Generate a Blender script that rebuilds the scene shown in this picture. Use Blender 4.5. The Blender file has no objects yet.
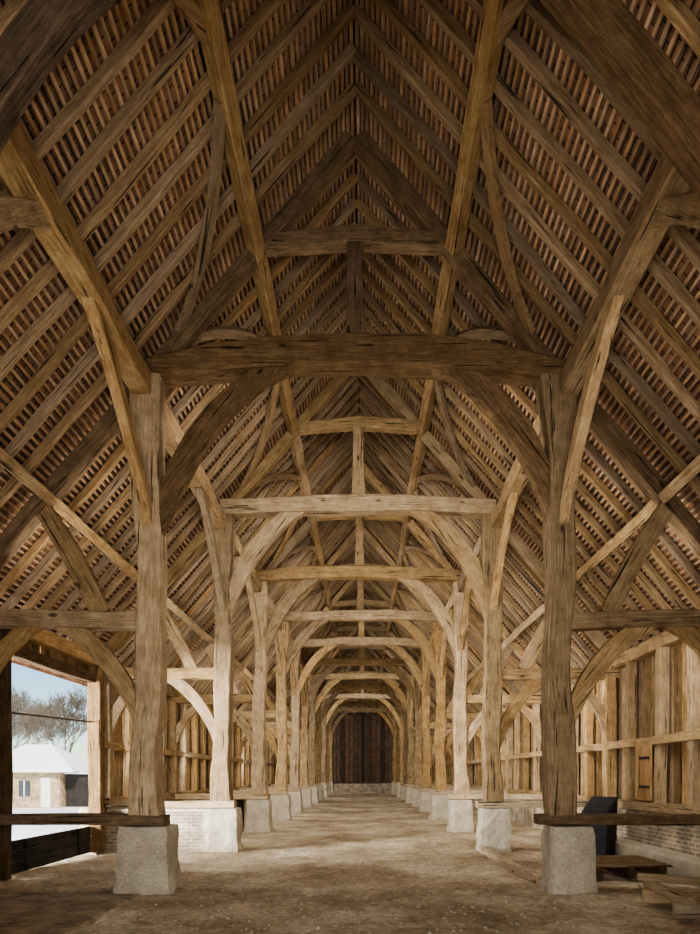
import bpy, math, random
from mathutils import Vector, Matrix, noise
random.seed(7)
scene=bpy.context.scene
COL=scene.collection
SL=1.17; APEX=11.15
TH=math.atan(SL)
BAY=4.9; Y0=9.3
def zr(x): return APEX-SL*abs(x)
try: scene.view_settings.look='AgX - Medium High Contrast'
except Exception: pass

# ------------------------------------------------------------ materials
def newmat(name):
    m=bpy.data.materials.new(name); m.use_nodes=True
    nt=m.node_tree; nt.nodes.clear()
    out=nt.nodes.new('ShaderNodeOutputMaterial'); b=nt.nodes.new('ShaderNodeBsdfPrincipled')
    nt.links.new(b.outputs[0],out.inputs[0])
    b.inputs['Roughness'].default_value=.85
    b.inputs['Specular IOR Level'].default_value=.2
    return m,nt,b
def N(nt,t,**k):
    n=nt.nodes.new(t)
    for a,v in k.items(): setattr(n,a,v)
    return n
def ramp(nt,stops):
    r=nt.nodes.new('ShaderNodeValToRGB')
    e=r.color_ramp.elements
    while len(e)<len(stops): e.new(.5)
    for i,(p,c) in enumerate(stops):
        e[i].position=p; e[i].color=(*c,1)
    return r
def wood(name,dark,mid,light,axis='X',fine=40,bump=.6,rnd=.35,island=False,rough=.85,crack=.85,knots=True,low=.35):
    m,nt,b=newmat(name); L=nt.links.new
    tc=N(nt,'ShaderNodeTexCoord')
    oi=N(nt,'ShaderNodeObjectInfo')
    addv=N(nt,'ShaderNodeVectorMath',operation='ADD')
    mul=N(nt,'ShaderNodeVectorMath',operation='SCALE')
    geo=N(nt,'ShaderNodeNewGeometry')
    rs=geo.outputs['Random Per Island'] if island else oi.outputs['Random']
    comb=N(nt,'ShaderNodeCombineXYZ'); L(rs,comb.inputs[0]);L(rs,comb.inputs[1]);L(rs,comb.inputs[2])
    L(comb.outputs[0],mul.inputs[0]); mul.inputs['Scale'].default_value=40
    L(tc.outputs['Object'],addv.inputs[0]); L(mul.outputs[0],addv.inputs[1])
    def mapped(a,f):
        mp=N(nt,'ShaderNodeMapping'); L(addv.outputs[0],mp.inputs[0])
        mp.inputs['Scale'].default_value={'X':(a,f,f),'Y':(f,a,f),'Z':(f,f,a)}[axis]
        return mp
    def grain(a,f,det,ro,di):
        mp=mapped(a,f)
        n=N(nt,'ShaderNodeTexNoise'); n.inputs['Scale'].default_value=1; n.inputs['Detail'].default_value=det; n.inputs['Roughness'].default_value=ro; n.inputs['Distortion'].default_value=di
        L(mp.outputs[0],n.inputs['Vector']); return n
    n1=grain(2.6,fine,9,.8,.3)
    n3=grain(.8,22,3,.55,.25)
    n2=N(nt,'ShaderNodeTexNoise'); n2.inputs['Scale'].default_value=3.2; n2.inputs['Detail'].default_value=10; n2.inputs['Roughness'].default_value=.7
    L(addv.outputs[0],n2.inputs['Vector'])
    mx=N(nt,'ShaderNodeMath',operation='MULTIPLY_ADD'); L(n1.outputs[0],mx.inputs[0]); mx.inputs[1].default_value=1-low
    m2=N(nt,'ShaderNodeMath',operation='MULTIPLY'); L(n2.outputs[0],m2.inputs[0]); m2.inputs[1].default_value=low
    L(m2.outputs[0],mx.inputs[2])
    r=ramp(nt,[(.38,dark),(.5,mid),(.62,light)]); L(mx.outputs[0],r.inputs[0])
    rc=ramp(nt,[(.335,(1-crack,)*3),(.368,(1,1,1))]); L(n3.outputs[0],rc.inputs[0])
    mm=N(nt,'ShaderNodeMix',data_type='RGBA',blend_type='MULTIPLY'); mm.inputs[0].default_value=1
    L(r.outputs[0],mm.inputs[6]); L(rc.outputs[0],mm.inputs[7])
    col=mm.outputs[2]
    if knots:
        mp=mapped(1.1,2.6); vo=N(nt,'ShaderNodeTexVoronoi'); vo.inputs['Scale'].default_value=1; L(mp.outputs[0],vo.inputs['Vector'])
        rk=ramp(nt,[(.05,(.25,.22,.2)),(.10,(1,1,1))]); L(vo.outputs['Distance'],rk.inputs[0])
        mk=N(nt,'ShaderNodeMix',data_type='RGBA',blend_type='MULTIPLY'); mk.inputs[0].default_value=1
        L(col,mk.inputs[6]); L(rk.outputs[0],mk.inputs[7]); col=mk.outputs[2]
    hsv=N(nt,'ShaderNodeHueSaturation'); L(col,hsv.inputs['Color'])
    mr=N(nt,'ShaderNodeMapRange'); L(rs,mr.inputs[0]); mr.inputs[3].default_value=1-rnd; mr.inputs[4].default_value=1+rnd
    L(mr.outputs[0],hsv.inputs['Value'])
    mul2=N(nt,'ShaderNodeMath',operation='MULTIPLY'); L(rs,mul2.inputs[0]); mul2.inputs[1].default_value=7.31
    fr=N(nt,'ShaderNodeMath',operation='FRACT'); L(mul2.outputs[0],fr.inputs[0])
    mr2=N(nt,'ShaderNodeMapRange'); L(fr.outputs[0],mr2.inputs[0]); mr2.inputs[3].default_value=.86; mr2.inputs[4].default_value=1.14
    L(mr2.outputs[0],hsv.inputs['Saturation'])
    L(hsv.outputs[0],b.inputs['Base Color'])
    hh=N(nt,'ShaderNodeMath',operation='MULTIPLY_ADD'); L(rc.outputs[0],hh.inputs[0]); hh.inputs[1].default_value=.7; L(mx.outputs[0],hh.inputs[2])
    bp=N(nt,'ShaderNodeBump'); bp.inputs['Strength'].default_value=bump; bp.inputs['Distance'].default_value=.025
    L(hh.outputs[0],bp.inputs['Height']); L(bp.outputs[0],b.inputs['Normal'])
    b.inputs['Roughness'].default_value=rough
    return m
M_OAK=wood('oak_timber',(.17,.105,.05),(.345,.24,.13),(.53,.395,.235),rnd=.27)
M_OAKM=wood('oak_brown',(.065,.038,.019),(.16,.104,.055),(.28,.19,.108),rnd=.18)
M_OAKD=wood('oak_dark',(.03,.019,.01),(.09,.058,.032),(.17,.115,.07),rnd=.2)
M_RAFT=wood('oak_rafter',(.155,.10,.053),(.28,.195,.113),(.42,.31,.195),rnd=.26,knots=False,low=.25)
M_BOARD=wood('wall_boards',(.12,.072,.036),(.285,.19,.103),(.48,.345,.205),axis='Z',island=True,rnd=.45)
M_BOARDD=wood('dark_boards',(.035,.024,.017),(.08,.054,.038),(.15,.105,.074),axis='Z',island=True,rnd=.5)
M_BATT=wood('battens',(.26,.165,.095),(.44,.295,.18),(.60,.435,.29),axis='Y',island=True,rnd=.25,bump=.1,knots=False,crack=.3)
M_PALE=wood('pale_timber',(.26,.19,.11),(.44,.34,.225),(.60,.48,.34),rnd=.15)
M_GREYW=wood('grey_timber',(.18,.145,.105),(.33,.275,.205),(.46,.39,.31),rnd=.15)
M_LOG=wood('rough_timber',(.20,.14,.08),(.38,.285,.175),(.56,.44,.30),rnd=.25)
M_BLACKW=wood('tarred_boards',(.012,.01,.009),(.03,.026,.022),(.06,.05,.042),axis='Y',rnd=.1)
def brickmat(name,c1,c2,mort,w,h,ms,coord='YZ',bump=.6,zscale=1,bias=0.):
    m,nt,b=newmat(name); L=nt.links.new
    tc=N(nt,'ShaderNodeTexCoord'); s=N(nt,'ShaderNodeSeparateXYZ'); c=N(nt,'ShaderNodeCombineXYZ')
    L(tc.outputs['Object'],s.inputs[0])
    if coord=='FLAT':
        L(s.outputs[0],c.inputs[0]); L(s.outputs[1],c.inputs[1])
    else:
        if coord=='YZ': L(s.outputs[1],c.inputs[0])
        else:
            a=N(nt,'ShaderNodeMath',operation='ADD'); L(s.outputs[0],a.inputs[0]); L(s.outputs[1],a.inputs[1]); L(a.outputs[0],c.inputs[0])
        mz=N(nt,'ShaderNodeMath',operation='MULTIPLY'); L(s.outputs[2],mz.inputs[0]); mz.inputs[1].default_value=zscale
        L(mz.outputs[0],c.inputs[1])
    br=N(nt,'ShaderNodeTexBrick'); L(c.outputs[0],br.inputs['Vector'])
    br.inputs['Color1'].default_value=(*c1,1); br.inputs['Color2'].default_value=(*c2,1); br.inputs['Mortar'].default_value=(*mort,1)
    br.inputs['Scale'].default_value=1; br.inputs['Brick Width'].default_value=w; br.inputs['Row Height'].default_value=h; br.inputs['Mortar Size'].default_value=ms; br.inputs['Bias'].default_value=bias
    n=N(nt,'ShaderNodeTexNoise'); n.inputs['Scale'].default_value=3; n.inputs['Detail'].default_value=8; L(tc.outputs['Object'],n.inputs['Vector'])
    r=ramp(nt,[(.3,(.5,.5,.5)),(.7,(1.25,1.22,1.18))]); L(n.outputs[0],r.inputs[0])
    mm=N(nt,'ShaderNodeMix',data_type='RGBA',blend_type='MULTIPLY'); mm.inputs[0].default_value=1
    L(br.outputs[0],mm.inputs[6]); L(r.outputs[0],mm.inputs[7]); L(mm.outputs[2],b.inputs['Base Color'])
    bp=N(nt,'ShaderNodeBump',invert=True); bp.inputs['Strength'].default_value=bump; bp.inputs['Distance'].default_value=.02
    L(br.outputs['Fac'],bp.inputs['Height']); L(bp.outputs[0],b.inputs['Normal'])
    return m
M_TILE=brickmat('clay_tiles',(.29,.16,.092),(.18,.105,.064),(.03,.02,.014),.17,.105,.008,'YZ',zscale=1/math.sin(TH))
M_BRICK=brickmat('pale_brick',(.43,.35,.25),(.30,.235,.165),(.52,.47,.39),.225,.075,.014,'XY')
M_PAVE=brickmat('floor_pavers',(.38,.30,.205),(.30,.235,.155),(.24,.185,.12),.24,.12,.010,'FLAT',.6)
M_BRICKR=brickmat('outbuilding_brick',(.55,.40,.23),(.43,.30,.17),(.48,.40,.30),.225,.075,.012,'XY')
def noisy(name,c1,c2,scale=4,bump=.5,dist=.03,c3=None,rough=.9,fine=16,famt=.9):
    m,nt,b=newmat(name); L=nt.links.new
    tc=N(nt,'ShaderNodeTexCoord')
    n=N(nt,'ShaderNodeTexNoise'); n.inputs['Scale'].default_value=scale; n.inputs['Detail'].default_value=12; n.inputs['Roughness'].default_value=.68; L(tc.outputs['Object'],n.inputs['Vector'])
    st=[(.3,c1),(.7,c2)] if c3 is None else [(.36,c1),(.5,c2),(.62,c3)]
    r=ramp(nt,st); L(n.outputs[0],r.inputs[0])
    last=r.outputs[0]
    n3=N(nt,'ShaderNodeTexNoise'); n3.inputs['Scale'].default_value=scale*fine; n3.inputs['Detail'].default_value=8; n3.inputs['Roughness'].default_value=.75; L(tc.outputs['Object'],n3.inputs['Vector'])
    r3=ramp(nt,[(.36,(.45,.45,.45)),(.62,(1.4,1.4,1.37))]); L(n3.outputs[0],r3.inputs[0])
    mm=N(nt,'ShaderNodeMix',data_type='RGBA',blend_type='MULTIPLY'); mm.inputs[0].default_value=famt
    L(last,mm.inputs[6]); L(r3.outputs[0],mm.inputs[7]); L(mm.outputs[2],b.inputs['Base Color'])
    ad=N(nt,'ShaderNodeMath',operation='MULTIPLY_ADD'); L(n3.outputs[0],ad.inputs[0]); ad.inputs[1].default_value=.6; L(n.outputs[0],ad.inputs[2])
    bp=N(nt,'ShaderNodeBump'); bp.inputs['Strength'].default_value=bump; bp.inputs['Distance'].default_value=dist
    L(ad.outputs[0],bp.inputs['Height']); L(bp.outputs[0],b.inputs['Normal'])
    b.inputs['Roughness'].default_value=rough
    return m
M_EARTH=noisy('earth_floor',(.25,.19,.12),(.43,.345,.235),.5,.9,.05,(.62,.53,.40),famt=.7,fine=22)
M_STONE=noisy('padstone_stone',(.40,.345,.26),(.64,.57,.46),3,.7,.05,famt=.55)
M_SNOW=noisy('snow',(.84,.86,.88),(.95,.95,.96),1,.2,famt=.15)
M_BARK=noisy('bark',(.17,.135,.095),(.28,.23,.17),5,.2)
M_BLACK=noisy('black_plastic',(.01,.011,.013),(.03,.032,.036),4,.1,rough=.45)
M_GREY=noisy('grey_panel',(.05,.055,.06),(.09,.095,.105),3,.1,rough=.5)
M_IRON=noisy('iron',(.02,.018,.016),(.06,.045,.035),10,.2,rough=.6)
M_WHITE=noisy('white_paint',(.7,.7,.68),(.85,.85,.82),2,.1)

# ------------------------------------------------------------ helpers
def tag(o,label=None,cat=None,group=None,kind=None):
    if label:o['label']=label
    if cat:o['category']=cat
    if group:o['group']=group
    if kind:o['kind']=kind
def mkobj(name,verts,faces,mat,M=None,parent=None):
    me=bpy.data.meshes.new(name); me.from_pydata(verts,[],faces); me.materials.append(mat); me.update()
    o=bpy.data.objects.new(name,me); COL.objects.link(o)
    if M is None: M=Matrix.Identity(4)
    if parent is not None:
        o.parent=parent; o.matrix_basis=Matrix.Translation(-parent.location)@M
    else: o.matrix_basis=M
    return o
def empty(name,loc):
    e=bpy.data.objects.new(name,None); e.location=Vector(loc); e.empty_display_size=.3; COL.objects.link(e); return e
def bez(a,c,b,n=9):
    a,b,c=Vector(a),Vector(b),Vector(c)
    return [a*(1-t)**2+c*2*t*(1-t)+b*t*t for t in [i/n for i in range(n+1)]]
def arch(a,b,corner,k,n=9):
    a,b,corner=Vector(a),Vector(b),Vector(corner)
    return bez(a,(a+b)/2+(corner-(a+b)/2)*k,b,n)
def interp(v,t):
    if not isinstance(v,(list,tuple)): return v
    f=t*(len(v)-1); i=min(int(f),len(v)-2); return v[i]+(v[i+1]-v[i])*(f-i)
def timber(name,pts,w,h,side,mat,parent=None,wob=.012,seg=.3,rv=.05,cham=.12):
    P=[Vector(p) for p in pts]
    Ls=[0]
    for a,b in zip(P,P[1:]): Ls.append(Ls[-1]+(b-a).length)
    T=Ls[-1]; n=max(3,int(T/seg))
    R=[]
    for i in range(n+1):
        d=T*i/n; j=0
        while j<len(P)-2 and Ls[j+1]<d: j+=1
        f=(d-Ls[j])/(Ls[j+1]-Ls[j]); R.append(P[j].lerp(P[j+1],f))
    X=(P[-1]-P[0]).normalized(); S=Vector(side); Y=(S-X*S.dot(X)).normalized(); Z=X.cross(Y)
    M=Matrix(((X.x,Y.x,Z.x,P[0].x),(X.y,Y.y,Z.y,P[0].y),(X.z,Y.z,Z.z,P[0].z),(0,0,0,1)))
    Mi=M.inverted(); R=[Mi@p for p in R]
    ph=[random.uniform(0,6.28) for _ in range(6)]
    verts=[];faces=[]
    for i,p in enumerate(R):
        t=(R[min(i+1,n)]-R[max(i-1,0)]).normalized()
        y=Vector((0,1,0)); y=(y-t*y.dot(t)).normalized(); z=t.cross(y)
        u=i/n; d=u*T
        oy=wob*(math.sin(d*1.3+ph[0])+.5*math.sin(d*3.1+ph[1])); oz=wob*(math.sin(d*1.1+ph[2])+.5*math.sin(d*2.7+ph[3]))
        ww=interp(w,u)*(1+rv*math.sin(d*2.3+ph[4])+random.uniform(-rv,rv)*.4)/2; hh=interp(h,u)*(1+rv*math.sin(d*1.9+ph[5])+random.uniform(-rv,rv)*.4)/2
        c=cham*min(ww,hh)*random.uniform(.5,1.8)
        for a,bb in ((-ww+c,-hh),(ww-c,-hh),(ww,-hh+c),(ww,hh-c),(ww-c,hh),(-ww+c,hh),(-ww,hh-c),(-ww,-hh+c)):
            verts.append(p+y*(a+oy)+z*(bb+oz))
    for i in range(n):
        for k in range(8):
            k2=(k+1)%8; faces.append((i*8+k,i*8+k2,(i+1)*8+k2,(i+1)*8+k))
    faces.append(tuple(reversed(range(8)))); faces.append(tuple(range(n*8,n*8+8)))
    return mkobj(name,verts,faces,mat,M,parent)
def boxgeo(V,F,x0,x1,y0,y1,z0,z1,top=None):
    b=len(V)
    V+= [(x0,y0,z0),(x1,y0,z0),(x1,y1,z0),(x0,y1,z0),(x0,y0,z1),(x1,y0,z1),(x1,y1,z1),(x0,y1,z1)]
    F+= [(b,b+3,b+2,b+1),(b+4,b+5,b+6,b+7),(b,b+1,b+5,b+4),(b+1,b+2,b+6,b+5),(b+2,b+3,b+7,b+6),(b+3,b,b+4,b+7)]
def boxobj(name,x0,x1,y0,y1,z0,z1,mat,parent=None,bevel=0):
    V=[];F=[];c=((x0+x1)/2,(y0+y1)/2,z0)
    boxgeo(V,F,x0-c[0],x1-c[0],y0-c[1],y1-c[1],0,z1-z0)
    o=mkobj(name,V,F,mat,Matrix.Translation(c),parent)
    if bevel:
        md=o.modifiers.new('b','BEVEL'); md.width=bevel; md.segments=2
    return o

# ------------------------------------------------------------ trusses
def truss(n):
    y=Y0+BAY*n
    e=empty('roof_truss',(0,y,0))
    A=M_OAK; T=M_OAKM if n<=0 else M_OAK  # near trusses: shade on tie, collar and principals put into a browner oak
    tag(e,'oak truss with heavy tie beam coloured dark for shade on tall pale posts' if n==0 else 'oak aisled truss with arched braces, tie beam and collar','roof truss','oak roof trusses along the barn')
    j=lambda a: random.uniform(-a,a)
    for s in (-1,1):
        px=3.0+j(.04)
        timber('post',[(s*(px+.02),y,1.07),(s*(px+j(.03)),y,2.6),(s*(px+j(.03)),y,4.4),(s*px,y,6),(s*px,y,7.42)],[.42,.37,.35,.36,.38,.5],[.38,.34,.34,.36,.36],(1,0,0),A,e,.026,.22,.08)
        if n==-1:
            timber('arch_brace',arch((s*2.8,y,5.45),(s*1.2,y,7.5),(s*2.8,y,7.5),.42 if s<0 else .12),.17,[.22,.26,.3,.28,.24],(0,1,0),M_OAKD,e,.008)
        else:
            k=.66+j(.08); xe=1.05+j(.1); z0=5.15+j(.12)
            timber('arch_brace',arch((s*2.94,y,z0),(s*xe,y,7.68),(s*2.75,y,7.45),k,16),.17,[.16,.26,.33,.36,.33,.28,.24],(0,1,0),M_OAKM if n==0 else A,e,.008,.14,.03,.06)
        timber('aisle_tie',[(s*2.9,y,3.93+j(.04)),(s*5.8,y,3.93)],.22,.25,(0,1,0),A,e)
        timber('aisle_brace',arch((s*3.08,y,2.25),(s*4.45,y,3.95),(s*3.15,y,3.85),.55),.13,[.16,.25,.27,.2],(0,1,0),A,e,.006,.16,.03)
        timber('wall_post',[(s*5.62,y,1.05),(s*5.62,y,3.85)],.24,.26,(1,0,0),A,e)
        timber('eaves_brace',arch((s*5.58,y,2.65),(s*4.5,y,3.95),(s*5.52,y,3.85),.5),.12,.22,(0,1,0),A,e,.006,.16)
        timber('aisle_strut',arch((s*3.7,y,4.0),(s*4.62,y,5.62),(s*3.7,y,5.6),.12),.14,[.26,.28,.24],(0,1,0),A,e,.01)
        timber('aisle_sill',[(s*2.75,y,1.0),(s*5.75,y,1.0)] if s<0 else [(2.65,y,1.0),(5.75,y,1.0)],.3,.15,(0,1,0),M_PALE if n>0 else M_OAKM,e,.006)
        ox,oz=math.sin(TH)*-.10,-math.cos(TH)*.10
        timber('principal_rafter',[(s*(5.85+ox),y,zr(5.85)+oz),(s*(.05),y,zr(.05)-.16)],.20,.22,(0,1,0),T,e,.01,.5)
    cz=.32 if n<=0 else random.uniform(.06,.14)
    bz=7.50 if n<=0 else 7.6
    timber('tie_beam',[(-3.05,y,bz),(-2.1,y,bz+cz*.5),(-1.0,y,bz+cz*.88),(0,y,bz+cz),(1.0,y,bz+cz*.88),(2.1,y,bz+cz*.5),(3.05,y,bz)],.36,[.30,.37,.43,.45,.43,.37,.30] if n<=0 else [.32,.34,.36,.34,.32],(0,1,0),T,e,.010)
    timber('collar',[(-1.36,y,9.41),(0,y,9.50),(1.36,y,9.41)],.2,[.22,.25,.22],(0,1,0),T,e,.008,.25)
    timber('crown_strut',[(0,y,bz+cz+.1),(0,y,9.38)],[.30,.23,.23],.2,(1,0,0),T,e,.008,.25)
    return e
for n in range(-1,11): truss(n)

# longitudinal timbers
for n in range(-2,10):
    ya=Y0+BAY*n; yb=ya+BAY
    for s in (-1,1):
        o=timber('arcade_plate',[(s*3.06,ya,7.27),(s*3.06,yb,7.27)],.28,.32,(1,0,0),M_OAK,None,.014,.6); tag(o,'long squared oak plate resting on the arcade posts','beam','arcade plates')
        o=timber('purlin',[(s*1.44,ya,9.30),(s*1.44,yb,9.30)],.19,.22,(1,0,SL*-s),M_OAK,None,.012,.6); tag(o,'oak purlin clasped by the collars under the rafters','beam','upper purlins')
        o=timber('purlin',[(s*4.5,ya,zr(4.5)-.17),(s*4.5,yb,zr(4.5)-.17)],.17,.21,(1,0,SL*-s),M_OAK,None,.012,.6); tag(o,'oak purlin under the aisle rafters carried by struts','beam','aisle purlins')
        o=timber('wall_plate',[(s*5.68,ya,4.12),(s*5.68,yb,4.12)],.24,.26,(1,0,0),M_OAK,None,.008,.6); tag(o,'oak wall plate along the head of the boarded wall','beam','wall plates')
for n in range(-1,11):
    y=Y0+BAY*n
    for s in (-1,1):
        for d in (-1,1):
            if n==10 and d==1: continue
            if n==-1 and d==-1: continue
            L_=1.95+random.uniform(-.12,.12)
            o=timber('arcade_brace',arch((s*3.0,y+d*.08,5.3),(s*3.04,y+d*L_,7.2),(s*3.0,y,7.1),.2),.14,[.17,.22,.19],(1,0,0),M_OAK,None,.008); tag(o,'slim curved oak brace from arcade post to plate','brace','arcade braces')
            a=(s*2.55,y+d*.1,zr(2.55)-.10); b=(s*1.5,y+d*2.15,zr(1.5)-.14); c=(s*1.75,y+d*.3,zr(1.75)-.12)
            o=timber('wind_brace',bez(a,(Vector(a)+Vector(b))/2*.45+Vector(c)*.55,b),.08,[.14,.17,.13],(s*math.sin(TH),0,math.cos(TH)),M_RAFT,None,.006); tag(o,'curved oak wind brace between principal rafter and purlin','brace','roof wind braces')

# rafters
variants={}
for s in (-1,1):
    vs=[]
    for k in range(8):
        o=timber('rafter',[(s*.02,0,zr(.02)+.11),(s*6.15,0,zr(6.15)+.11)],.095+random.uniform(-.01,.010),.12,(0,1,0),M_RAFT,None,.016,.35,.05,.2)
        vs.append(o)
    variants[s]=vs
used=set()
NR=11
sp=BAY/NR
for k in range(0,122):
    y=Y0-BAY+k*sp
    if k%NR==0 or y>58.2: continue
    for s in (-1,1):
        i=random.randrange(8); src=variants[s][i]
        o=src if (s,i) not in used else src.copy()
        if (s,i) in used: COL.objects.link(o)
        used.add((s,i))
        o.location.y=y+random.uniform(-.02,.02)
        tag(o,'weathered oak common rafter carrying battens and clay tiles','rafter','common rafters')
for s in (-1,1):
    for i,o in enumerate(variants[s]):
        if (s,i) not in used: bpy.data.objects.remove(o)

# ceiling : tile skin and battens
V=[];F=[];V2=[];F2=[]
ya,yb=-.9,58.9
for s in (-1,1):
    nx,nz=s*math.sin(TH),math.cos(TH)
    def P(x,off,y): return (s*x+nx*off,y,APEX-SL*x+nz*off)
    b=len(V)
    V+=[P(-.13,.175,ya),P(6.4,.175,ya),P(6.4,.175,yb),P(-.13,.175,yb),P(-.17,.215,ya),P(6.4,.215,ya),P(6.4,.215,yb),P(-.17,.215,yb)]
    F+=[(b,b+1,b+2,b+3),(b+4,b+7,b+6,b+5),(b+1,b,b+4,b+5),(b+3,b+2,b+6,b+7),(b+2,b+1,b+5,b+6)]
    d=-.12
    while d<6.35/math.cos(TH):
        x=d*math.cos(TH); hw=.018*math.cos(TH)
        yy=ya
        while yy<yb:
            y2=min(yb,yy+BAY)
            b=len(V2); jj=random.uniform(-.003,.003)
            for y in (yy,y2-.003):
                V2+=[P(x-hw+jj,.142,y),P(x+hw+jj,.142,y),P(x+hw+jj,.173,y),P(x-hw+jj,.173,y)]
            F2+=[(b,b+1,b+5,b+4),(b+1,b+2,b+6,b+5),(b+2,b+3,b+7,b+6),(b+3,b,b+4,b+7),(b,b+3,b+2,b+1),(b+4,b+5,b+6,b+7)]
            yy=y2
        d+=.1
nf=len(F); off=len(V)
V+=V2; F+=[tuple(i+off for i in f) for f in F2]
o=mkobj('ceiling',V,F,M_TILE); o.data.materials.append(M_BATT)
for i,p in enumerate(o.data.polygons):
    if i>=nf: p.material_index=1
tag(o,'clay tiled roof underside on closely spaced battens','roof',None,'structure')

# ------------------------------------------------------------ walls
OP0,OP1=10.12,13.5
def boards_x(name,x,y0,y1,z0,z1,mat,s,openings=()):
    V=[];F=[];y=y0
    while y<y1:
        w=random.uniform(.15,.32); ye=min(y+w,y1)
        g=random.choice((.004,.006,.010,.016))
        segs=[(z0,z1)]
        for (a,b,c,d) in openings:
            if ye>a and y<b: segs=[(lo,hi) for lo,hi in ((z0,c),(d,z1)) if hi-lo>.02]
        for lo,hi in segs:
            t=random.uniform(0,.03)
            boxgeo(V,F,x+t,x+t+.025,y,ye-g,lo,hi+random.uniform(-.01,.01))
        y=ye
    o=mkobj(name,V,F,mat); return o
o=boards_x('wall_right',5.76,-.6,58.5,.98,4.25,M_BOARD,1); tag(o,'vertical oak boarded barn side wall','wall',None,'structure')
o=boards_x('wall_left',-5.80,-.6,58.5,.98,4.25,M_BOARD,-1,[(OP0,OP1,-5,3.6)]); tag(o,'vertical oak boarded side wall with open cart doorway','wall',None,'structure')
for s,nm,rng in ((1,'trim_1',[(-.6,58.5)]),(-1,'trim_2',[(-.6,OP0-.1),(OP1+.1,58.5)])):
    V=[];F=[]
    for a,b in rng: boxgeo(V,F,s*5.98 if s<0 else 5.60,-5.60 if s<0 else 5.98,a,b,-.2,.96)
    o=mkobj(nm,V,F,M_BRICK); tag(o,'low pale brick plinth under the boarded wall','plinth wall',None,'structure')
for s in (-1,1):
    for n in range(-1,10):
        ya=Y0+BAY*n
        for f in (.25,.5,.75):
            y=ya+BAY*f+random.uniform(-.15,.15)
            if s==-1 and 10.0<y<13.7: continue
            o=timber('wall_stud',[(s*5.64,y,1.05),(s*5.64,y,4.0)],.18,.18+random.uniform(-.03,.09),(1,0,0),M_OAK,None,.015); tag(o,'upright oak stud against the boarded wall','stud','wall studs')
        for z,hh in ((2.3,.16),(1.05,.18)):
            a,b=ya+.1,ya+BAY-.1
            if s==-1 and n==0: a=13.7
            o=timber('wall_rail',[(s*5.58,a,z),(s*5.58,b,z)],.14,hh,(1,0,0),M_OAK,None,.008,.6); tag(o,'horizontal oak rail fixed across the wall studs','rail','wall rails')
# end walls
def boards_y(name,y,x0,x1,opening=None,zbase=1.0,mats=None):
    V=[];F=[];mi=[];x=x0
    gap=.008 if not mats else 0
    while x<x1:
        w=random.uniform(.2,.28); xe=min(x+w,x1); xm=(x+xe)/2
        top0=zr(x)+.15; top1=zr(xe)+.15
        lo=zbase
        if opening and opening[0]<xm<opening[1]: lo=opening[2]
        k=1 if (mats and abs(xm)<2.95 and lo<7) else 0
        parts=[(lo,None)] if not k else [(lo,7.4),(7.4,None)]
        for a,bz in parts:
            b=len(V); t=random.uniform(0,.02)
            t0=bz or top0; t1=bz or top1
            V+=[(x,y+t,a),(xe-gap,y+t,a),(xe-gap,y+.03+t,a),(x,y+.03+t,a),(x,y+t,t0),(xe-gap,y+t,t1),(xe-gap,y+.03+t,t1),(x,y+.03+t,t0)]
            F+=[(b,b+3,b+2,b+1),(b+4,b+5,b+6,b+7),(b,b+1,b+5,b+4),(b+1,b+2,b+6,b+5),(b+2,b+3,b+7,b+6),(b+3,b,b+4,b+7)]
            mi+=[k if bz else 0]*6
        x=xe
    o=mkobj(name,V,F,M_BOARD)
    if mats:
        o.data.materials.append(mats)
        for p,k in zip(o.data.polygons,mi): p.material_index=k
    return o
YE=Y0+BAY*10+.22
o=boards_y('wall_back',YE,-5.9,5.9,None,.96,M_BOARDD); tag(o,'boarded gable end wall with dark stained centre bay','wall',None,'structure')
o=boards_y('wall_front',-.75,-5.9,5.9,(-2.6,2.6,4.6),0); tag(o,'unseen boarded gable end wall with wide doorway opened to let light in','wall',None,'structure')  # unseen wall, doorway shaped to let low light into the nave
o=boxobj('trim_3',-5.9,5.9,YE-.32,YE+.2,-.2,.85,M_BRICK); tag(o,'pale brick plinth below the end wall','plinth wall',None,'structure')
d=empty('door_2',(0,YE-.1,.85)); tag(d,'tall dark brown boarded double doors with dark rails','double door',None,'structure')
for s in (-1,1):
    V=[];F=[]
    for i in range(7):
        a=.06+i*.40
        t=random.uniform(0,.06); x0,x1=sorted((s*a,s*(a+.35))); boxgeo(V,F,x0,x1,YE-.18+t,YE-.10+t,.88,7.2)
    mkobj('door_leaf',V,F,M_BOARDD,None,d)
    for z in (4.1,):
        timber('door_rail',[(s*.06,YE-.22,z),(s*2.8,YE-.22,z)],.1,.14,(0,1,0),M_OAKD,d,.004)
timber('centre_stile',[(0,YE-.23,.9),(0,YE-.23,7.2)],.2,.1,(1,0,0),M_BLACKW,d,.004)
timber('door_sill',[(-2.85,YE-.2,.93),(2.85,YE-.2,.93)],.24,.15,(0,1,0),M_OAKD,d,.003)
# hatch in right wall
h=empty('door_1',(5.47,12.4,1.15)); tag(h,'small warm brown plank hatch door on iron strap hinges','hatch door',None,'structure')
V=[];F=[]
for i in range(3): boxgeo(V,F,5.47,5.51,11.85+i*.22,11.85+i*.22+.21,1.17,2.25)
mkobj('door_leaf',V,F,wood('hatch_boards',(.18,.11,.05),(.38,.25,.13),(.52,.37,.21),axis='Z',rnd=.1),None,h)
for z in (1.4,1.95): boxobj('hinge',5.455,5.47,11.87,12.3,z,z+.05,M_IRON,h)

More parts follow.
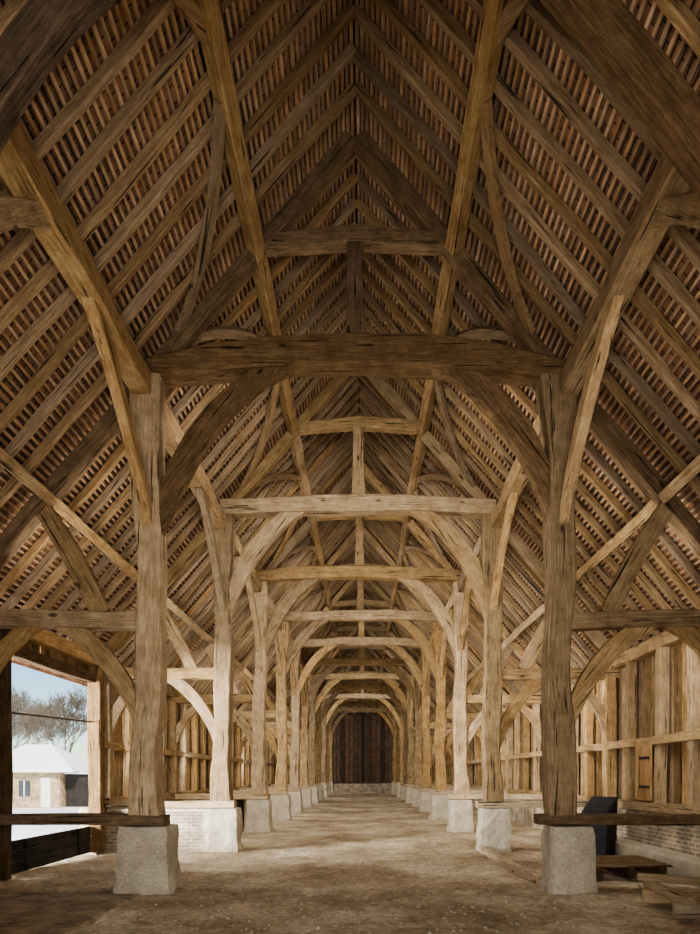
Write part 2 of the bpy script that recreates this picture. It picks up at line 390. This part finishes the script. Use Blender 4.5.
# ------------------------------------------------------------ floor
def fz(x,y): return .05*noise.noise((x*.6,y*.6,0))+.028*noise.noise((x*2.6,y*2.6,5))+.018*noise.noise((x*8,y*8,9))-.04
nx,ny=140,460
V=[];F=[]
for jy in range(ny+1):
    t=jy/ny; y=-.8+(YE+1.0)*(t**1.35)
    for ix in range(nx+1):
        x=-5.95+11.9*ix/nx
        V.append((x,y,fz(x,y)))
for jy in range(ny):
    for ix in range(nx):
        a=jy*(nx+1)+ix; F.append((a,a+1,a+nx+2,a+nx+1))
o=mkobj('floor',V,F,M_EARTH); tag(o,'trodden bare earth barn floor with dust and straw','floor',None,'structure')
for p in o.data.polygons: p.use_smooth=True
V=[];F=[]
for i in range(7500):
    x=random.uniform(-5.05,5.05); y=6.3+random.random()**1.6*30; a=random.uniform(0,6.28); l=random.uniform(.03,.12); w=.003+.00012*y
    if noise.noise((x*.8,y*.8,3))<-.05 and random.random()<.8: continue
    dx,dy=math.cos(a)*l,math.sin(a)*l; px,py=-math.sin(a)*w,math.cos(a)*w
    z=fz(x,y)+.006; b=len(V)
    V+=[(x-px,y-py,z),(x+dx-px,y+dy-py,z+.006),(x+dx+px,y+dy+py,z+.006),(x+px,y+py,z)]; F.append((b,b+1,b+2,b+3))
o=mkobj('loose_straw',V,F,M_PALE); tag(o,'scattered loose straw bits over the earth floor','straw',None,'stuff')
V=[];F=[]
for i in range(2200):
    x=random.uniform(-5.05,5.05); y=6.4+random.random()**1.6*20; r=random.uniform(.008,.032); z=fz(x,y); b=len(V)
    for k in range(5):
        a=k*1.257+random.uniform(-.3,.3); V.append((x+math.cos(a)*r,y+math.sin(a)*r,z))
    V.append((x,y,z+r*.8))
    for k in range(5): F.append((b+k,b+(k+1)%5,b+5))
o=mkobj('loose_pebbles',V,F,M_GREYW); tag(o,'small clods and pebbles scattered on the floor','pebbles',None,'stuff')
# worn paved strip
V=[];F=[]
gx,gy=50,50
for jy in range(gy+1):
    for ix in range(gx+1):
        u=ix/gx; v=jy/gy
        x=-5.5+u*2.55; y=5.6+v*3.3
        if ix==gx: x+=.25*noise.noise((0,y*.9,2))
        if jy==gy: y+=.25*noise.noise((x*.9,0,7))
        edge=-.08 if ix in(0,gx) or jy in (0,gy) else .0
        V.append((x,y,edge+.03*noise.noise((x*1.5,y*1.5,1))))
for jy in range(gy):
    for ix in range(gx):
        a=jy*(gx+1)+ix; F.append((a,a+1,a+gx+2,a+gx+1))
o=mkobj('brick_paving',V,F,M_PAVE); tag(o,'worn strip of brick paving set in the earth floor','paving')

# padstones
def padstone(x,y,w,d,h):
    V=[];F=[];nz=8;nk=24
    tp=random.uniform(.02,.13); off=random.uniform(0,50)
    for i in range(nz+1):
        t=i/nz; z=-.08+t*(h+.08)
        f=1.05-tp*t+(.07 if t<.15 else 0)
        if i==nz: f-=.06
        for k in range(nk):
            a=2*math.pi*k/nk+math.pi/4
            cx,cy=math.cos(a),math.sin(a); m=max(abs(cx),abs(cy))
            q=.94 if abs(abs(cx)-abs(cy))<.1 else 1
            px,py=cx/m*q*w/2*f,cy/m*q*d/2*f
            nn=noise.noise((off+px*3,py*3,z*3))*.12+noise.noise((off+px*9,py*9,z*9))*.05
            V.append((px*(1+nn),py*(1+nn),z+ (nn*.2 if 0<i<nz else 0)))
    for i in range(nz):
        for k in range(nk):
            k2=(k+1)%nk; F.append((i*nk+k,i*nk+k2,(i+1)*nk+k2,(i+1)*nk+k))
    F.append(tuple(range(nz*nk,nz*nk+nk)))
    o=mkobj('padstone',V,F,M_STONE,Matrix.Translation((x,y,0)))
    tag(o,'rough pale limestone block under an arcade post','stone block','padstones')
    return o
for n in range(-1,11):
    for s in (-1,1):
        padstone(s*(3.02+(.1 if s>0 and n==0 else 0)),Y0+BAY*n,(.70 if n>0 or s<0 else .66)+random.uniform(-.05,.05),.66,.91)
o=boxobj('brick_plinth',-5.55,-3.36,Y0+BAY-.25,Y0+BAY+.2,-.1,.82,M_BRICK); tag(o,'low buff brick plinth joining padstone and side wall','brick plinth')
o=boxobj('plinth_coping',-5.5,-3.36,Y0+BAY-.30,Y0+BAY+.27,.83,.91,M_STONE,None,.01); tag(o,'pale stone coping along a brick plinth','coping')
o=timber('kerb',[(2.85,9.75,.02),(2.72,13.9,.02)],.16,.14,(1,0,0),M_LOG); tag(o,'low worn timber kerb between two padstones','kerb')

# doorway left
o=timber('door_post',[(-5.6,OP1+.1,0),(-5.6,OP1+.1,3.98)],.28,.24,(1,0,0),M_OAKM,None,.008); tag(o,'brown oak post framing the open cart doorway','door post')
o=timber('door_post',[(-5.6,OP0-.1,0),(-5.6,OP0-.1,3.98)],.26,.2,(1,0,0),M_OAKD,None,.008); tag(o,'dark oak post framing the open cart doorway','door post')
o=timber('door_lintel',[(-5.66,OP0,3.70),(-5.66,OP1,3.70)],.16,.2,(1,0,0),M_OAKD,None,.006); tag(o,'dark oak lintel over the open cart doorway','lintel')
o=timber('doorway_bar',[(-5.68,OP0,2.66),(-5.68,OP1,2.78)],.03,.03,(1,0,0),M_OAKD,None,.002); tag(o,'thin dark bar fixed across the open cart doorway','bar')
hd=empty('threshold_board',(-5.7,12,0)); tag(hd,'black tarred low boards across the cart doorway','threshold board')
V=[];F=[]
for i in range(3): boxgeo(V,F,-5.72,-5.67,OP0+.04,OP1-.04,.01+i*.185,.01+i*.185+.178)
mkobj('planks',V,F,M_BLACKW,None,hd)
for y in (10.9,12.9): boxobj('batten',-5.67,-5.63,y-.05,y+.05,.02,.55,M_BLACKW,hd)

# ------------------------------------------------------------ floor items
CX,CY=4.74,12.6
c=empty('display_case',(CX,CY,0)); tag(c,'black upright case with slanted top and grey side panel','equipment case')
V=[(-.27,-.2,0),(.27,-.2,0),(.27,.32,0),(-.27,.32,0),(-.27,-.10,.92),(.27,-.10,.92),(.27,.42,1.22),(-.27,.42,1.22)]
F=[(0,3,2,1),(4,5,6,7),(0,1,5,4),(1,2,6,5),(2,3,7,6),(3,0,4,7)]
MC=Matrix.Translation((CX,CY,0))@Matrix.Rotation(-.75,4,'Z')
b=mkobj('body',V,F,M_BLACK,MC,c)
md=b.modifiers.new('b','BEVEL'); md.width=.02; md.segments=2
V=[(-.285,-.14,.1),(-.273,-.14,.1),(-.273,.26,.1),(-.285,.26,.1),(-.285,-.07,.86),(-.273,-.07,.86),(-.273,.33,1.05),(-.285,.33,1.05)]
mkobj('panel',V,F,M_GREY,MC,c)
p=empty('pallet',(4.35,10.6,0)); tag(p,'low dark weathered wooden slatted pallet on the floor','pallet')
for x in (3.85,4.35,4.85): timber('bearer',[(x,10.0,.10),(x,11.3,.10)],.10,.19,(1,0,0),M_OAKD,p,.002)
for i in range(7): timber('slat',[(3.75+random.uniform(-.03,.03),10.06+i*.19,.215),(4.98,10.06+i*.19+random.uniform(-.02,.02),.215)],.13,.03,(0,1,0),M_OAKM,p,.004)
p=empty('timber_sledge',(4.05,7.75,0)); tag(p,'low rough timber sledge frame with crossed rails','timber frame')
timber('rail',[(3.72,7.35,.08),(5.1,7.1,.09)],.10,.17,(0,1,0),M_LOG,p,.010)
timber('rail',[(3.78,8.3,.08),(5.1,8.15,.09)],.10,.17,(0,1,0),M_LOG,p,.010)
timber('crosspiece',[(3.84,7.2,.21),(3.88,8.4,.21)],.12,.1,(1,0,0),M_LOG,p,.008)
timber('diagonal',[(3.74,8.35,.30),(4.9,7.3,.34)],.10,.10,(1,1,0),M_LOG,p,.010)
o=boxobj('stone_ledge',5.12,5.58,9.4,15.5,-.08,.33,M_STONE,None,.03); tag(o,'low pale stone ledge along the foot of the wall','ledge')
ch=empty('storage_chest',(-4.0,19.5,0)); tag(ch,'dark wooden storage chest standing in the aisle','chest')
boxobj('body',-4.5,-3.6,19.2,19.8,.02,.9,M_BLACKW,ch,.02); boxobj('lid',-4.54,-3.56,19.15,19.85,.9,.98,M_OAKD,ch,.015)

# ------------------------------------------------------------ outside
V=[];F=[]
def quad(x0,x1,y0,y1,z):
    b=len(V); V.extend([(x0,y0,z),(x1,y0,z),(x1,y1,z),(x0,y1,z)]); F.append((b,b+1,b+2,b+3))
quad(-150,150,-80,200,-.12)
o=mkobj('ground',V,F,M_SNOW); tag(o,'snow covered ground outside the barn','ground',None,'structure')
bx,by=-18.4,36.5
e=empty('outbuilding',(bx,by,-.1)); tag(e,'small buff brick outbuilding with snow covered hipped roof','outbuilding')
boxobj('walls',bx-2.6,bx+2.0,by-2,by+2,-.1,1.95,M_BRICKR,e)
V=[(-3,-2.4,1.9),(2.9,-2.4,1.9),(2.9,2.4,1.9),(-3,2.4,1.9),(-.9,0,3.4),(.6,0,3.4),(-3,-2.4,1.8),(2.9,-2.4,1.8),(2.9,2.4,1.8),(-3,2.4,1.8)]
F=[(0,1,5,4),(1,2,5),(2,3,4,5),(3,0,4),(6,9,8,7),(0,6,7,1),(1,7,8,2),(2,8,9,3),(3,9,6,0)]
mkobj('roof',V,F,M_SNOW,Matrix.Translation((bx,by,0)),e)
boxobj('door',bx+1.0,bx+1.5,by-2.06,by-1.98,-.1,1.5,M_WHITE,e)
V=[];F=[]
boxgeo(V,F,bx-.2,bx+.4,by-2.05,by-1.98,.5,1.35)
wn=mkobj('window',V,F,M_GREY,None,e)
boxobj('window_frame',bx+.07,bx+.13,by-2.08,by-2.05,.5,1.35,M_WHITE,e)
e=empty('weatherboarded_shed',(-15.1,36.6,-.1)); tag(e,'black weatherboarded shed with snowy lean-to roof','shed')
boxobj('walls',-16.35,-13.6,35.1,38,-.1,1.7,M_BLACKW,e)
boxobj('roof',-16.35,-13.4,34.9,38.2,1.71,1.78,M_SNOW,e)
def tree(x,y,h,seed):
    rnd=random.Random(seed); V=[];F=[]
    def seg(a,b,r0,r1):
        d=(b-a).normalized(); u=d.orthogonal().normalized(); w=d.cross(u); k=len(V)
        for p,r in ((a,r0),(b,r1)):
            for i in range(3):
                an=i*math.pi/1.5; V.append(p+u*math.cos(an)*r+w*math.sin(an)*r)
        for i in range(3): F.append((k+i,k+(i+1)%3,k+3+(i+1)%3,k+3+i))
    def grow(p,d,L,r,dep):
        q=p+d*L; seg(p,q,r,max(r*.68,.013))
        if dep==0: return
        for i in range(3 if dep<7 else 5):
            nd=(d+Vector((rnd.uniform(-1,1),rnd.uniform(-1,1),rnd.uniform(-.3,.75)))*.7).normalized()
            grow(p.lerp(q,rnd.uniform(.5,1)),nd,L*rnd.uniform(.66,.86),max(r*.5,.013),dep-1)
    grow(Vector((0,0,0)),Vector((0,0,1)),h*.24,h*.012,7)
    o=mkobj('tree',V,F,M_BARK,Matrix.Translation((x,y,-.12))); tag(o,'bare leafless winter tree behind the outbuildings','tree','bare winter trees')
for i,(x,y,h) in enumerate([(-36,66,14.5),(-28,60,13),(-52,90,20),(-76,118,25),(-36,104,20)]): tree(x,y,h,i)

# ------------------------------------------------------------ light
w=bpy.data.worlds.new('World'); scene.world=w; w.use_nodes=True
nt=w.node_tree; bg=nt.nodes['Background']; sky=nt.nodes.new('ShaderNodeTexSky'); sky.sky_type='NISHITA'; sky.sun_disc=False
sky.sun_elevation=math.radians(32); sky.sun_rotation=math.radians(150); sky.air_density=1.0; sky.dust_density=.2; sky.ozone_density=3.0
nt.links.new(sky.outputs[0],bg.inputs[0]); bg.inputs[1].default_value=.18
def area(name,loc,dirv,sx,sy,e,col=(1,.95,.87)):
    l=bpy.data.lights.new(name,'AREA'); l.shape='RECTANGLE'; l.size=sx; l.size_y=sy; l.energy=e; l.color=col
    o=bpy.data.objects.new(name,l); o.location=loc; o.rotation_euler=Vector(dirv).to_track_quat('-Z','Y').to_euler(); COL.objects.link(o); return o
l=bpy.data.lights.new('sun','SUN'); l.energy=7; l.angle=.02; l.color=(1,.94,.86)
o=bpy.data.objects.new('sun',l); o.rotation_euler=Vector((-.35,.8,-.75)).to_track_quat('-Z','Y').to_euler(); COL.objects.link(o)
area('added_light',(0,-1.3,1.9),(0,1,.02),4.8,2.8,560)  # added light pushing in low through the unseen front doorway
area('added_light',(-13,6.5,2.2),(1,.72,-.03),5,3.4,9500,(1,.98,.95))  # added light standing in for daylight through the cart doorway
for n,e_ in ((0,180),(1,180),(2,150),(3,140),(5,140),(7,180),(9,30)):
    area('added_light',(0,Y0+BAY*n+.35,7.6),(0,1,-.8),3.4,.3,e_)  # added fill facing down the nave, hidden behind the tie beams
for n in (0,1,2,3,4,5,7,9):
    if n: area('added_light',(-5.2,Y0+BAY*n+.35,2.6),(.8,.62,-.05),.8,2.0,130)  # added fill in the left aisle, imitates side daylight
    area('added_light',(4.4,Y0+BAY*n+.3,3.72),(.35,1,-.8),1.8,.3,52)  # added fill under the right aisle ties, brightens wall and floor
# added upward fill to brighten the roof, no real fittings on the aisle ties
for n in (-1,0,1,2,3,5,7,9):
    for s in (-1,1):
        area('added_light',(s*3.9,Y0+BAY*n+.9,4.12),(-s*.35,.3,1),.6,2.6,{-1:22,0:44}.get(n,34))

cam=bpy.data.cameras.new('camera'); co=bpy.data.objects.new('camera',cam); COL.objects.link(co)
co.location=(.13,0,1.65); co.rotation_euler=(math.radians(90),0,0)
cam.sensor_width=36; cam.lens=635/934*36; cam.shift_x=-14/934; cam.shift_y=308/934; cam.clip_end=500
scene.camera=co
